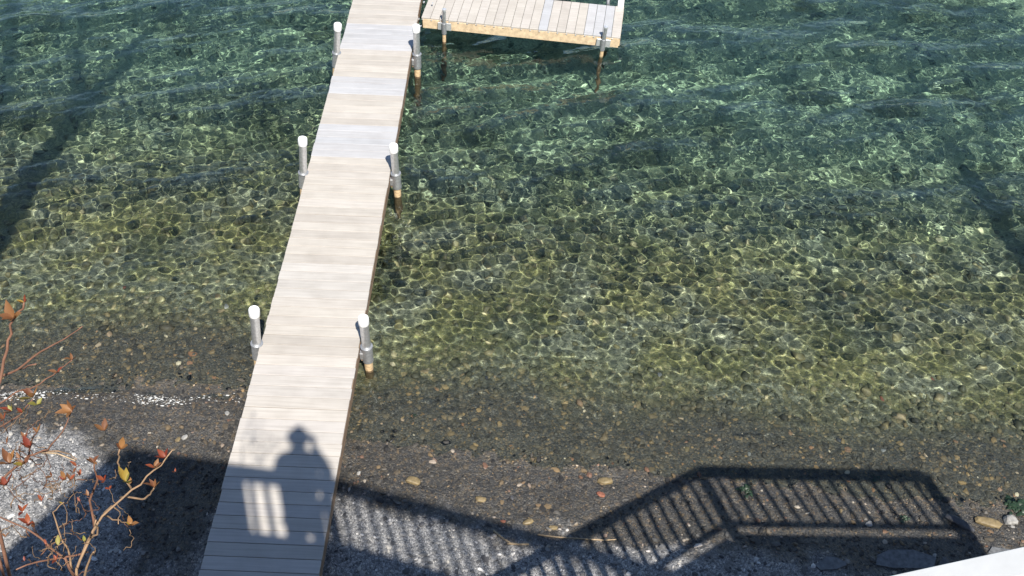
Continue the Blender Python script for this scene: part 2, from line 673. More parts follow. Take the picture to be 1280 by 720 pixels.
def plank_tone(y):
    """board tones follow the batches laid along the dock"""
    r = (DECK_Z - CAM_H)
    d = ROT.T @ np.array([-2.2, y, r])
    v = 360 + F * d[1] / d[2]
    if v < -150:
        pool = BEIGE + GREY
    elif 33 < v < 60 or 96 < v < 120 or 160 < v < 197:
        pool = GREY
    elif 330 < v < 372:
        pool = [(.56, .53, .49), (.55, .52, .48)]
    elif v > 440:
        pool = [(.575, .54, .50), (.565, .53, .49), (.55, .515, .48), (.565, .525, .475)]
    else:
        pool = BEIGE
    c = random.choice(pool)
    k = random.uniform(.83, .915)
    return (c[0] * k, c[1] * k, c[2] * k, 1)


dock = empty('dock', (-2.236, 3.3, 0), 'long narrow dock of pale composite boards running from the gravel beach into the lake', 'dock')
DO = Vector(dock.location)
pl_mesh = [bevel_box_mesh('plank', X_R - X_L + dx, 0.1395, 0.026, 0.003, PLANK) for dx in (0, .006, -.006)]
y = 3.36
i = 0
while y < 19.5:
    o = bpy.data.objects.new('plank', random.choice(pl_mesh))
    o.location = (random.uniform(-.003, .003), y - DO.y, DECK_Z - 0.013 + random.uniform(-.0008, .0008))
    o.rotation_euler = (0, 0, random.gauss(0, .0007))
    o.color = plank_tone(y)
    link_obj(o, dock)
    y += PITCH + (0.004 if i % 21 == 20 else 0)
    i += 1
DOCK_END = y
for xx in (X_L + .022, (X_L + X_R) / 2, X_R - .022):
    yy = 3.32
    while yy < DOCK_END - .2:                     # framing in ten foot lengths
        y2 = min(yy + 3.04, DOCK_END - .1)
        beam('stringer', (xx, yy, DECK_Z - .105), (xx, y2 - .006, DECK_Z - .105), .042, .15, TIMBER, dock)
        yy = y2
yy = 3.34
while yy < DOCK_END:
    beam('crossbeam', (X_L + .05, yy, DECK_Z - .13), (X_R - .05, yy, DECK_Z - .13), .042, .10, TIMBER, dock)
    yy += 3.04 / 2


def deck_post(parent, foot, z_top, tilt, big=True, bracket_dx=0.0, z_deck=DECK_Z):
    """galvanised pile with cap, sleeve, set bolts; tan and rust stained where it meets the lake"""
    R = .050 if big else .030
    zb = gz(foot[0], foot[1]) - 0.25
    root = lathe('post', [(R, 0.16), (R, z_top - .02)], GALV, parent, 20)
    root.location = Vector((foot[0], foot[1], 0)) - Vector(parent.location)
    root.rotation_euler = (tilt[1], tilt[0], 0)
    lathe('pile_foot', [(R * .98, zb), (R * .98, -.02), (R * .99, .03)], RUST, root, 16)
    lathe('stained_band', [(R * .995, .03), (R, .10), (R * .998, .17)], STAIN, root, 16)
    if big:
        lathe('cap', [(R + .008, z_top - .10), (R + .010, z_top - .09), (R + .010, z_top - .012), (R + .004, z_top), (R * .6, z_top + .003)], CAPM, root, 20)
        lathe('sleeve', [(R + .004, .17), (R + .013, .172), (R + .013, .395), (R + .020, .40), (R + .020, .415), (R + .003, .416)], GALV_D, root, 20)
        s = -1 if bracket_dx > 0 else 1
        for an, zz in ((.5 * s, .345), (-.6 * s, .36), (math.pi / 2 + .1, .33)):
            cx, cy = math.cos(an), math.sin(an)
            tube('set_bolt', [(cx * (R + .008), cy * (R + .008), zz), (cx * (R + .042), cy * (R + .042), zz)], [.012, .012], ZINC, root, 6, False)
        box('bracket', (-bracket_dx * .055, 0, .28), (.05, .09, .10), GALV_D, root, .003)
        box('bracket', (-bracket_dx * .062, 0, .205), (.03, .05, .04), TIMBER, root, .003)
    else:
        lathe('cap', [(R + .003, z_top - .035), (R + .004, z_top - .03), (R + .004, z_top - .006), (R * .6, z_top)], ZINC, root, 14)
        lathe('sleeve', [(R + .002, z_deck - .22), (R + .010, z_deck - .215), (R + .010, z_deck - .03), (R + .002, z_deck - .028)], GALV_D, root, 14)
        box('bracket', (0, .030, z_deck - .11), (.22, .012, .13), ZINC, root, .003)
        for sx in (-.07, .07):
            tube('set_bolt', [(sx, .03, z_deck - .08), (sx, -.005, z_deck - .08)], [.012, .012], ZINC, root, 6, False)
        tube('set_bolt', [(-.02, -.03, z_deck - .17), (-.05, -.055, z_deck - .17)], [.011, .011], ZINC, root, 6, False)
    for c in root.children:
        c.cycles.is_caustics_receiver = True
    return root


def proj(p):
    d = ROT.T @ (np.array(p) - np.array([0, 0, CAM_H]))
    return 640 + F * d[0] / d[2], 360 + F * d[1] / d[2]


# feet measured where the piles meet the lake, tops from the caps
for (u, v), (tu, tv) in (((458.5, 462), (454, 397)), ((497.5, 246), (491.5, 181)), ((524.5, 96), (520.5, 32))):
    p = at(u, v, 0.0)
    best = min((abs(proj((p[0], p[1], z))[1] - tv), z) for z in np.arange(.5, 1.4, .01))[1]
    t = at(tu, tv, best)
    fx, fy = X_R + .083, p[1]
    deck_post(dock, (fx, fy), best, (math.atan2(t[0] - fx, best) * .8, 0), True, 1)
    # the partner across the dock
for (tu, tv), yf in (((319, 385), 7.19), ((379.5, 172), 10.16), ((423.5, 29), 13.0)):
    best = min((abs(proj((X_L - .09, yf, z))[1] - tv), z) for z in np.arange(.5, 1.4, .01))[1]
    t = at(tu, tv, best)
    deck_post(dock, (X_L - .083, yf), best, (math.atan2(t[0] - (X_L - .083), best) * .9, 0), True, -1)

# side dock: narrower float leaving the main dock to the right
A0 = at(526.5, 21, DECK_Z)
A1 = at(775.5, 46.5, DECK_Z)
ang = math.atan2(A1[1] - A0[1], A1[0] - A0[0])
side = empty('side_dock', (A0[0], A0[1], 0), 'short side dock with lengthwise pale boards and tan timber edge joining the long dock', 'dock')
side.rotation_euler = (0, 0, ang)
SL = math.hypot(A1[0] - A0[0], A1[1] - A0[1])
SW = 0.93
SZ = DECK_Z - 0.008
sp_mesh = [bevel_box_mesh('plank', 0.1395, SW + d, 0.026, 0.003, PLANK) for d in (0, .006, -.005)]
npk = int(round(SL / PITCH))
pp = SL / npk
side_planks = []
for i in range(npk):
    o = bpy.data.objects.new('plank', random.choice(sp_mesh))
    o.location = (pp * (i + .5), SW / 2 + random.uniform(-.003, .003), SZ - .013 + random.uniform(-.0008, .0008))
    o.rotation_euler = (0, 0, random.gauss(0, .0008))
    pool = GREY if i in (13, 18, 19, 20) else BEIGE
    c = random.choice(pool)
    o.color = (c[0] * .9, c[1] * .9, c[2] * .9, 1)
    link_obj(o, side)


def local_box(name, c, sz, mat, parent, bev=.003):
    o = bpy.data.objects.new(name, bevel_box_mesh(name, sz[0], sz[1], sz[2], bev, mat))
    o.location = c
    return link_obj(o, parent)


for yy in (.021, SW / 2, SW - .021):
    local_box('stringer', (SL / 2, yy, SZ - .108), (SL - .04, .042, .16), TIMBER_NEW, side)
for xx in (.02, SL - .02):
    local_box('end_board', (xx, SW / 2, SZ - .108), (.038, SW - .09, .15), TIMBER_NEW, side)
for i in range(0, npk):
    local_box('deck_clip', (pp * i + .02, -.004, SZ - .034), (.022, .012, .012), ZINC, side, .001)
for xx, top in ((.375, .62), (SL - .27, .60)):
    yl = -.055
    wx_ = A0[0] + xx * math.cos(ang) - yl * math.sin(ang)
    wy_ = A0[1] + xx * math.sin(ang) + yl * math.cos(ang)
    r = deck_post(side, (wx_, wy_), top, (0.0, 0), False, 0, SZ)
    r.location = (xx, yl, 0)
    r.rotation_euler = (0, 0.02 if xx < 1 else 0.05, 0)
# tall square corner post at the far end, and a far pile
r = lathe('post', [(.030, .16), (.030, .66), (.02, .665)], GALV, side, 14)
r.location = (SL - .27, SW + .055, 0)
zf = gz(A1[0], A1[1] + .9) - .2
lathe('pile_foot', [(.0295, zf), (.0295, .16)], RUST, r, 14)
lathe('cap', [(.033, .63), (.034, .66), (.02, .672)], ZINC, r, 14)
local_box('corner_post', (SL - .06, SW + .05, .30), (.10, .09, 1.9), CAPM, side, .006)

# ------------------------------------------------------------------ the high deck the photograph is taken from (its shadow lies on the beach)
WHITE = simple_mat('white painted rail', (.78, .78, .77), 0.5, vary=.05, scale=8)
DECKW = simple_mat('grey stained deck timber', (.30, .27, .24), 0.7, vary=.25, scale=10)
DARKM = simple_mat('dark sun blocking box', (.09, .07, .055), 0.6, vary=.3, scale=60)
RAIL_Z = 8.63
FLOOR_Z = 7.52
shadow_px = [(-6, 716), (152, 569), (405, 603), (700, 683), (905, 740)]
railp = [toward_sun(on_ground(u, v), RAIL_Z) for u, v in shadow_px]


def extend(a, b, yback):
    t = (yback - b[1]) / (b[1] - a[1])
    return b + (b - a) * t


BACK_Y = -4.2
left_back = extend(railp[1], railp[0], BACK_Y)
right_back = np.array([railp[-1][0] + .3, BACK_Y, RAIL_Z])
rail_line = [left_back] + railp[1:] + [right_back]
deck = empty('house_deck', (0, -1.5, FLOOR_Z), 'raised timber house deck with baluster railing high above the beach', 'deck')


def in_parent(o, parent):
    o.matrix_parent_inverse = Matrix.Translation(-Vector(parent.location))
    return o


bal_mesh = bevel_box_mesh('baluster', .042, .042, 1.0, .004, WHITE)
for a, b in zip(rail_line[:-1], rail_line[1:]):
    a = Vector(a)
    b = Vector(b)
    d = (b - a)
    L = d.length
    d.normalize()
    beam('top_rail', a, b, .175, .04, WHITE, deck)
    beam('upper_rail', a + Vector((0, 0, -.055)), b + Vector((0, 0, -.055)), .04, .07, WHITE, deck)
    beam('bottom_rail', a + Vector((0, 0, FLOOR_Z + .12 - RAIL_Z)), b + Vector((0, 0, FLOOR_Z + .12 - RAIL_Z)), .045, .07, WHITE, deck)
    nb = max(2, int(L / .152))
    if abs(a.y - BACK_Y) < .01 and a.x < 0:      # solid boards added instead of balusters to darken this side's shadow
        nb = 1
        for k in range(7):
            zz = FLOOR_Z + .16 + k * .14 - RAIL_Z
            beam('shade_board', a + Vector((0, 0, zz + .065)), b + Vector((0, 0, zz + .065)), .022, .138, WHITE, deck, .002)
    for k in range(1, nb):
        o = bpy.data.objects.new('baluster', bal_mesh)
        p = a + d * (L * k / nb)
        o.location = (p.x, p.y, (RAIL_Z + FLOOR_Z) / 2 + .02)
        o.scale = (1, 1, RAIL_Z - FLOOR_Z - .22)
        o.rotation_euler = (0, 0, math.atan2(d.y, d.x))
        link_obj(o, deck)
        in_parent(o, deck)
    nrm = Vector((-d.y, d.x, 0))
    off = nrm * .06
    beam('fascia_board', a + off + Vector((0, 0, FLOOR_Z - .15 - RAIL_Z)), b + off + Vector((0, 0, FLOOR_Z - .15 - RAIL_Z)), .04, .25, DECKW, deck)
for p in rail_line:
    o = box('railing_post', (p[0], p[1], (FLOOR_Z + RAIL_Z) / 2 - .025), (.10, .10, RAIL_Z - FLOOR_Z), WHITE, deck, .005)
    in_parent(o, deck)
rx = np.array([p[0] for p in rail_line])
ry = np.array([p[1] for p in rail_line])
x = rx[0] + .08
while x < rx[-1] - .08:
    yf = float(np.interp(x, rx, ry)) + .05
    if yf - BACK_Y > .15:
        o = box('floor_board', (x, (yf + BACK_Y) / 2, FLOOR_Z - .014), (.139, yf - BACK_Y, .028), DECKW, deck, .003)
        in_parent(o, deck)
    x += .1445
for p in rail_line[1:-1] + [rail_line[0], rail_line[-1], (0.2, -2.2, 0)]:
    px, py = p[0], p[1] - .25
    zb = gz(px, py) - .3
    if FLOOR_Z - .3 - zb > .3:
        o = box('support_post', (px, py, (zb + FLOOR_Z - .3) / 2), (.15, .15, FLOOR_Z - .3 - zb), DECKW, deck, .006)
        in_parent(o, deck)
# unseen box added behind the railing to block the sun between balusters
pa, pb = Vector(rail_line[1]), Vector(rail_line[2])
dd = (pb - pa).normalized()
nn = Vector((dd.y, -dd.x, 0))
bx0, bx1 = .10, (pb - pa).length * .64
cb = pa + dd * ((bx0 + bx1) / 2) + nn * .40
sb = empty('shade_box', (cb.x, cb.y, FLOOR_Z), 'dark lidded box added unseen behind the house deck railing to block the sun', 'box')
sb.rotation_euler = (0, 0, math.atan2(dd.y, dd.x))
local_box('box_body', (0, 0, .60), (bx1 - bx0, .60, 1.12), DARKM, sb, .015)
local_box('lid', (0, 0, 1.185), (bx1 - bx0 + .04, .64, .05), DARKM, sb, .012)
for sx in (-1, 1):
    local_box('foot', (sx * (bx1 - bx0 - .2) / 2, 0, .02), (.08, .5, .04), DARKM, sb, .004)

# white stairs and landing going down the bank; the handrail corner shows at the edge of the picture
PL_RAIL = 5.05
PL_FLOOR = 3.985
b2 = toward_sun(on_ground(873, 590), PL_RAIL)
b3 = toward_sun(on_ground(1150, 589), PL_RAIL)
b4 = toward_sun(on_ground(1228, 702), PL_RAIL)
b3[1] = b2[1] + .06
t_ = (0.2 - b3[1]) / (b4[1] - b3[1])
b5 = b3 + (b4 - b3) * t_
land = empty('bank_stairs', (b2[0], b2[1], PL_FLOOR), 'white painted stairs and landing with handrails leading down the bank to the beach', 'stairs')
slope = .832
sx_end = -0.9


def stair_pt(x, dz=0.0, dy=0.0):
    return Vector((x, b2[1] + (b2[0] - x) * .093 + dy, PL_RAIL - (b2[0] - x) * slope + dz))


pb_mesh = bevel_box_mesh('baluster', .04, .04, 1.0, .004, WHITE)


def pl_rail(a, b, posts=True):
    a, b = Vector(a), Vector(b)
    d = b - a
    L = math.hypot(d.x, d.y)
    beam('handrail', a, b, .15, .04, WHITE, land)
    beam('bottom_rail', a + Vector((0, 0, -.86)), b + Vector((0, 0, -.86)), .045, .06, WHITE, land)
    nb = max(2, int(L / .15))
    for k in range(1, nb):
        p = a + d * (k / nb)
        o = bpy.data.objects.new('baluster', pb_mesh)
        o.location = (p.x, p.y, p.z - .435)
        o.scale = (1, 1, .83)
        o.rotation_euler = (0, 0, math.atan2(d.y, d.x))
        link_obj(o, land)
        in_parent(o, land)


pl_rail(b2, b3)
pl_rail(b3, b5)
pl_rail(stair_pt(sx_end), stair_pt(b2[0] - .02))
for p in (b2, b3, b5):
    in_parent(box('railing_post', (p[0], p[1], PL_RAIL - .585), (.10, .10, 1.13), WHITE, land, .005), land)
p = stair_pt(sx_end)
in_parent(box('railing_post', (p.x - .03, p.y, p.z - .5), (.10, .10, 1.05), WHITE, land, .005), land)
yb = 0.2
nfl = int((b2[1] + .03 - yb) / .1445)
for k in range(nfl):
    yy = b2[1] - .03 - .1445 * k
    xr = float(np.interp(yy, [b5[1], b3[1]], [b5[0], b3[0]]))
    in_parent(box('floor_board', ((b2[0] + xr) / 2, yy, PL_FLOOR - .018), (xr - b2[0] + .08, .140, .034), WHITE, land, .004), land)
beam('fascia_board', (b2[0], b2[1] + .045, PL_FLOOR - .15), (b3[0], b3[1] + .045, PL_FLOOR - .15), .036, .22, WHITE, land)
beam('fascia_board', (b3[0] + .02, b3[1], PL_FLOOR - .15), (b5[0] + .02, b5[1], PL_FLOOR - .15), .036, .22, WHITE, land)
for dy in (-.03, -.98):
    beam('stringer', stair_pt(sx_end, -1.16, dy), stair_pt(b2[0] - .03, -1.16, dy), .045, .24, WHITE, land)
nt_ = int((b2[0] - sx_end) / .22)
for k in range(nt_):
    xx = b2[0] - .14 - k * .22
    q = stair_pt(xx, -1.04, -.505)
    in_parent(box('tread', (q.x, q.y, q.z), (.25, .90, .036), WHITE, land, .004), land)
for px, py in ((b2[0] + .1, b2[1] - .05), (b3[0] - .1, b3[1] - .05), (b2[0] + .1, .6), (b5[0] - .3, .6)):
    zb = gz(px, py) - .3
    in_parent(box('support_post', (px, py, (zb + PL_FLOOR - .05) / 2), (.12, .12, PL_FLOOR - .05 - zb), WHITE, land, .005), land)
for xx in (1.2,):
    q = stair_pt(xx, -1.2, -.03)
    zb = gz(q.x, q.y) - .3
    in_parent(box('support_post', (q.x, q.y, (zb + q.z) / 2), (.10, .10, q.z - zb), WHITE, land, .005), land)

# ------------------------------------------------------------------ the photographer, leaning on the railing
SKIN = simple_mat('skin', (.55, .34, .25), 0.5, vary=.06, scale=30, bump=.03)
JACKET = simple_mat('navy fleece jacket', (.05, .07, .13), 0.85, vary=.2, scale=90)
JEANS = simple_mat('blue jeans', (.09, .13, .22), 0.85, vary=.2, scale=70)
HAIRM = simple_mat('brown hair', (.08, .045, .025), 0.6, vary=.3, scale=60)
SHOE = simple_mat('grey canvas shoes', (.20, .20, .21), 0.7)
EYEM = simple_mat('eye', (.8, .8, .78), 0.2, vary=.02)
PHONEM = simple_mat('black phone glass', (.02, .02, .022), 0.15, vary=.05)


def skin_mesh(name, joints, bones, mat, parent=None, sub=2, root=0):
    """joints: {key: (x, y, z, rx, ry)}"""
    keys = list(joints)
    me = bpy.data.meshes.new(name)
    me.from_pydata([joints[k][:3] for k in keys], [(keys.index(a), keys.index(b)) for a, b in bones], [])
    o = bpy.data.objects.new(name, me)
    link_obj(o, parent)
    md = o.modifiers.new('skin', 'SKIN')
    md.use_smooth_shade = True
    for i, k in enumerate(keys):
        sv = me.skin_vertices[0].data[i]
        r = joints[k][3:]
        sv.radius = (r[0], r[1] if len(r) > 1 else r[0])
        sv.use_root = (i == root)
    ss = o.modifiers.new('sub', 'SUBSURF')
    ss.levels = ss.render_levels = sub
    me.materials.append(mat)
    return o


head_c = toward_sun(at(373, 541, DECK_Z), 9.26)
HX, HY, HZ = head_c
J = {}
hipx, hipy = HX + .015, HY - .36
fz = FLOOR_Z
J['pelvis'] = (hipx, hipy, fz + .93, .145, .11)
J['waist'] = (hipx - .01, hipy + .05, fz + 1.10, .165, .11)
J['chest'] = (hipx - .02, hipy + .15, fz + 1.26, .205, .12)
J['neckb'] = (HX + .01, HY - .11, fz + 1.46, .085, .075)
J['neck'] = (HX, HY - .04, HZ - .14, .055, .055)
J['skull'] = (HX, HY, HZ - .02, .076, .092)
J['crown'] = (HX, HY + .01, HZ + .075, .062, .075)
for s, nm in ((-1, 'L'), (1, 'R')):
    shx, shy, shz = HX + .01 + s * .195, HY - .12, fz + 1.44
    J['sh' + nm] = (shx, shy, shz, .066, .066)
    elx, ely, elz = (HX - .25, HY - .10, fz + 1.12) if s < 0 else (HX + .25, HY - .09, fz + 1.12)
    J['el' + nm] = (elx, ely, elz, .05, .05)
    wx2, wy2, wz2 = s * .085, -.075, CAM_H - .055
    J['wr' + nm] = (wx2, wy2, wz2, .028, .028)
    J['pa' + nm] = (s * .082, -.035, CAM_H - .012, .036, .018)
    J['pk' + nm] = (s * .080, -.022, CAM_H + .030, .036, .016)
    J['hp' + nm] = (hipx + s * .10, hipy, fz + .88, .095, .095)
    J['kn' + nm] = (hipx + s * .115, hipy + .02, fz + .49, .060, .060)
    J['an' + nm] = (hipx + s * .12, hipy - .04, fz + .09, .040, .040)
    J['ball' + nm] = (hipx + s * .13, hipy + .09, fz + .035, .040, .028)
    J['toe' + nm] = (hipx + s * .135, hipy + .15, fz + .03, .034, .022)
    for q in range(4):
        zq = CAM_H + .046 - .022 * q
        fl = (.028, .034, .033, .026)[q]
        J[f'f{q}a{nm}'] = (s * .078, -.012, zq, .0085)
        J[f'f{q}b{nm}'] = (s * (.078 - fl * .5), -.006, zq + .003, .0082)
        J[f'f{q}c{nm}'] = (s * (.076 - fl), -.0125, zq + .002, .0075)
    J['t1' + nm] = (s * .074, -.048, CAM_H - .014, .0115)
    J['t2' + nm] = (s * .056, -.050, CAM_H + .004, .0095)
    J['t3' + nm] = (s * .042, -.040, CAM_H + .014, .0085)
bones = [('pelvis', 'waist'), ('waist', 'chest'), ('chest', 'neckb'), ('neckb', 'neck'), ('neck', 'skull'), ('skull', 'crown')]
for nm in 'LR':
    bones += [('neckb', 'sh' + nm), ('sh' + nm, 'el' + nm), ('el' + nm, 'wr' + nm), ('wr' + nm, 'pa' + nm), ('pa' + nm, 'pk' + nm),
              ('pelvis', 'hp' + nm), ('hp' + nm, 'kn' + nm), ('kn' + nm, 'an' + nm), ('an' + nm, 'ball' + nm), ('ball' + nm, 'toe' + nm),
              ('pa' + nm, 't1' + nm), ('t1' + nm, 't2' + nm), ('t2' + nm, 't3' + nm)]
    for q in range(4):
        bones += [(('pk' if q < 2 else 'pa') + nm, f'f{q}a{nm}'), (f'f{q}a{nm}', f'f{q}b{nm}'), (f'f{q}b{nm}', f'f{q}c{nm}')]
person = skin_mesh('person', J, bones, SKIN)
tag(person, 'person in navy jacket leaning over the house deck railing holding up a phone', 'person')


def grow(keys, g):
    return {k: J[k][:3] + tuple(r + g for r in J[k][3:]) for k in keys}


jk = grow(['pelvis', 'waist', 'chest', 'neckb', 'shL', 'elL', 'wrL', 'shR', 'elR', 'wrR'], .016)
skin_mesh('jacket', jk, [b for b in bones if b[0] in jk and b[1] in jk], JACKET, person)
jn = grow(['pelvis', 'hpL', 'knL', 'anL', 'hpR', 'knR', 'anR'], .012)
skin_mesh('jeans', jn, [b for b in bones if b[0] in jn and b[1] in jn], JEANS, person)
for nm in 'LR':
    js = grow(['an' + nm, 'ball' + nm, 'toe' + nm], .010)
    skin_mesh('shoe', js, [b for b in bones if b[0] in js and b[1] in js], SHOE, person)
hj = {'a': (HX, HY - .02, HZ + .06, .14, .135), 'b': (HX, HY - .05, HZ - .06, .13, .09), 'c': (HX, HY - .08, HZ - .13, .07, .05)}
skin_mesh('hair', hj, [('a', 'b'), ('b', 'c')], HAIRM, person)
nj = {'a': (HX, HY + .085, HZ + .005, .010), 'b': (HX, HY + .108, HZ - .03, .014), 'c': (HX, HY + .088, HZ - .038, .013)}
skin_mesh('nose', nj, [('a', 'b'), ('b', 'c')], SKIN, person)
mj = {'a': (HX - .022, HY + .078, HZ - .068, .006), 'b': (HX, HY + .086, HZ - .069, .008), 'c': (HX + .022, HY + .078, HZ - .068, .006)}
skin_mesh('mouth', mj, [('a', 'b'), ('b', 'c')], simple_mat('lips', (.45, .18, .15), .4), person)
for s in (-1, 1):
    ej = {'a': (HX + s * .031, HY + .078, HZ + .005, .011), 'b': (HX + s * .031, HY + .084, HZ + .004, .008)}
    skin_mesh('eye', ej, [('a', 'b')], EYEM, person)
    ej = {'a': (HX + s * .080, HY - .005, HZ + .015, .010, .018), 'b': (HX + s * .084, HY - .008, HZ - .03, .008, .012)}
    skin_mesh('ear', ej, [('a', 'b')], SKIN, person)
phone = box('phone', (0, -.022, CAM_H + .012), (.140, .008, .070), PHONEM, None, .003)
tag(phone, 'black phone held upright by the person at the house deck railing', 'phone')
lens = lathe('lens', [(.006, 0), (.006, .0015), (.004, .002)], PHONEM, phone, 12)
lens.location = (0, .004, 0)
lens.rotation_euler = (-math.pi / 2, 0, 0)
lens.parent = phone

# ------------------------------------------------------------------ trees on the bank (only their shadows reach the picture)
BARK = simple_mat('tree bark', (.13, .10, .075), 0.85, vary=.35, scale=12, bump=.4)
YOUNG = simple_mat('young leaves', (.12, .13, .045), 0.6, vary=.3, scale=30, bump=0)


def limb_pts(pix, ys, z_ground=-.45):
    out = []
    for (u, v), yy in zip(pix, ys):
        g = at(u, v, z_ground)
        t = (g[1] - yy) / ANTI[1]
        out.append(Vector(g - ANTI * t))
    return out


def tree(label, base, limbs, leafy, seed):
    rr = random.Random(seed)
    root = empty('tree', (base[0], base[1], gz(base[0], base[1])), label, 'tree', 'trees on the bank')
    first = limbs[0]
    V0 = [Vector((base[0], base[1], gz(base[0], base[1]) - .3))] + first[0]
    tube('trunk', V0, [first[1][0] * 1.25] + first[1], BARK, root, 12)
    tips = [first[0][-1]]
    for pts, rad in limbs[1:]:
        tube('limb', pts, rad, BARK, root, 8)
        tips.append(pts[-1])
    # twigs and leaves of the crown
    V, Fc = [], []
    TV, TF = [], []
    for tp in tips:
        for k in range(14):
            d = Vector((rr.gauss(0, 1), rr.gauss(0, 1), abs(rr.gauss(0.5, .7)))).normalized()
            p1 = tp + d * rr.uniform(.5, 1.6)
            p2 = p1 + (d + Vector((rr.gauss(0, .4), rr.gauss(0, .4), .2))).normalized() * rr.uniform(.4, 1.0)
            a, f = tube_geo([tp, p1, p2], [.03, .015, .006], 5)
            o = len(TV)
            TV += a
            TF += [tuple(i + o for i in q) for q in f]
            for j in range(leafy):
                c = p1.lerp(p2, rr.random()) + Vector((rr.gauss(0, .18), rr.gauss(0, .18), rr.gauss(0, .18)))
                e1 = Vector((rr.gauss(0, 1), rr.gauss(0, 1), rr.gauss(0, 1))).normalized() * .045
                e2 = e1.cross(Vector((rr.gauss(0, 1), rr.gauss(0, 1), rr.gauss(0, 1)))).normalized() * .028
                o = len(V)
                V += [c - e1, c + e2, c + e1, c - e2]
                Fc.append((o, o + 1, o + 2, o + 3))
    in_parent(mesh_obj('branches', TV, TF, BARK, root, True), root)
    in_parent(mesh_obj('crown', V, Fc, YOUNG, root), root)
    return root


trunk = limb_pts([(-60, 420), (0, 306), (52, 208), (112, 128)], [0.9, 1.0, 1.2, 1.4])
br1 = limb_pts([(112, 128), (160, 70), (215, 5), (280, -90)], [1.4, 1.5, 1.7, 2.0])
br2 = limb_pts([(100, 145), (95, 60), (110, -40), (120, -120)], [1.4, 1.2, 1.0, .9])
br3 = limb_pts([(-30, 250), (5, 120), (10, 20), (0, -60)], [1.1, .9, .6, .4])
tree('bare forked tree with young leaves leaning out from the bank beside the shrub', (-6.6, .4),
     [(trunk, [.26, .235, .215, .17]), (br1, [.14, .12, .09, .04]), (br2, [.12, .10, .07, .04]), (br3, [.13, .12, .11, .08])], 10, 3)
trunk = limb_pts([(1420, 520), (1330, 400), (1262, 300), (1215, 215)], [.6, .7, .9, 1.0])
br1 = limb_pts([(1215, 215), (1180, 150), (1150, 60), (1130, -80)], [1.0, 1.1, 1.2, 1.3])
br2 = limb_pts([(1262, 300), (1250, 180), (1235, 60), (1240, -80)], [.9, .8, .6, .5])
tree('bare tree standing on the bank beyond the white stairs', (8.2, 0.0),
     [(trunk, [.22, .20, .17, .14]), (br1, [.07, .06, .05, .03]), (br2, [.06, .05, .04, .03])], 12, 8)

# ------------------------------------------------------------------ budding shrub on the bank
TWIG = simple_mat('tan twig', (.34, .22, .13), 0.7, vary=.25, scale=40)
TWIG_D = simple_mat('red brown twig', (.22, .11, .07), 0.65, vary=.3, scale=40)


def leaf_material(name, c1, c2):
    m, nt, b, out = node_mat(name)
    h = NT(nt)
    oi = h.n('ShaderNodeObjectInfo')
    tc = h.n('ShaderNodeTexCoord').outputs['Object']
    no = h.noise(tc, 60.0, 3.0)
    f = h.n('ShaderNodeMath', operation='MULTIPLY_ADD', ins={0: no.outputs[0], 1: .5, 2: -.25})
    f2 = h.n('ShaderNodeMath', operation='ADD', ins={0: f.outputs[0], 1: oi.outputs['Random']})
    c = h.mix(f2.outputs[0], c1, c2)
    h.link(c, b.inputs['Base Color'])
    b.inputs['Roughness'].default_value = .5
    tr = h.n('ShaderNodeBsdfTranslucent', ins={'Color': c})
    mx = h.n('ShaderNodeMixShader', ins={0: .35, 1: b.outputs[0], 2: tr.outputs[0]})
    h.link(mx.outputs[0], out.inputs['Surface'])
    return m


LEAF_O = leaf_material('orange young leaf', (.19, .075, .04), (.38, .19, .07))
LEAF_Y = leaf_material('yellow green young leaf', (.40, .26, .05), (.30, .30, .07))
LEAF_R = leaf_material('dark red young leaf', (.22, .04, .025), (.36, .10, .04))


def leaf_mesh(name, mat, curl):
    V, Fc = [], []
    ws = [0.0, .30, .44, .40, .22, .0]
    for i, w in enumerate(ws):
        t = i / (len(ws) - 1)
        z = curl * t * t
        V += [(-w * .5, t, z + abs(w) * .22), (0, t, z), (w * .5, t, z + abs(w) * .22)]
    for i in range(len(ws) - 1):
        for k in range(2):
            a = i * 3 + k
            Fc.append((a, a + 1, a + 4, a + 3))
    me = bpy.data.meshes.new(name)
    me.from_pydata(V, [], Fc)
    me.polygons.foreach_set('use_smooth', [True] * len(me.polygons))
    me.materials.append(mat)
    me.update()
    return me


leaf_kinds = {k: [leaf_mesh('leaf', m, c) for c in (.15, .35, -.1)] for k, m in (('o', LEAF_O), ('y', LEAF_Y), ('r', LEAF_R))}
base = at_dist(40, 1150, 2.3)
base[2] = gz(base[0], base[1])
shrub = empty('shrub', base, 'leggy shrub with orange budding leaves and tan twigs growing on the bank', 'shrub')
rs = random.Random(4)


def twig(pix, r0, r1, mat, z0=4.6, z1=4.2, from_base=False):
    n = len(pix)
    pts = []
    for i, (u, v) in enumerate(pix):
        t = i / (n - 1)
        pts.append(Vector(at_dist(u, v, z0 + (z1 - z0) * t)))
    if from_base:
        pts = [Vector(base) + Vector((rs.uniform(-.1, .1), rs.uniform(-.1, .1), -.08)), Vector(base).lerp(pts[0], .5) + Vector((-.15, -.1, .1))] + pts
    # soften
    out = [pts[0]]
    for a, b in zip(pts[:-1], pts[1:]):
        out.append(a.lerp(b, .33) + Vector((rs.gauss(0, .002), rs.gauss(0, .002), rs.gauss(0, .002))))
        out.append(a.lerp(b, .67) + Vector((rs.gauss(0, .002), rs.gauss(0, .002), rs.gauss(0, .002))))
        out.append(b)
    rad = [.46 * (r0 + (r1 - r0) * i / (len(out) - 1)) for i in range(len(out))]
    return tube('twig', out, rad, mat, shrub, 6)


def depth_on(u, v):
    return 4.35 + .25 * math.sin(u * .05) * math.cos(v * .03)


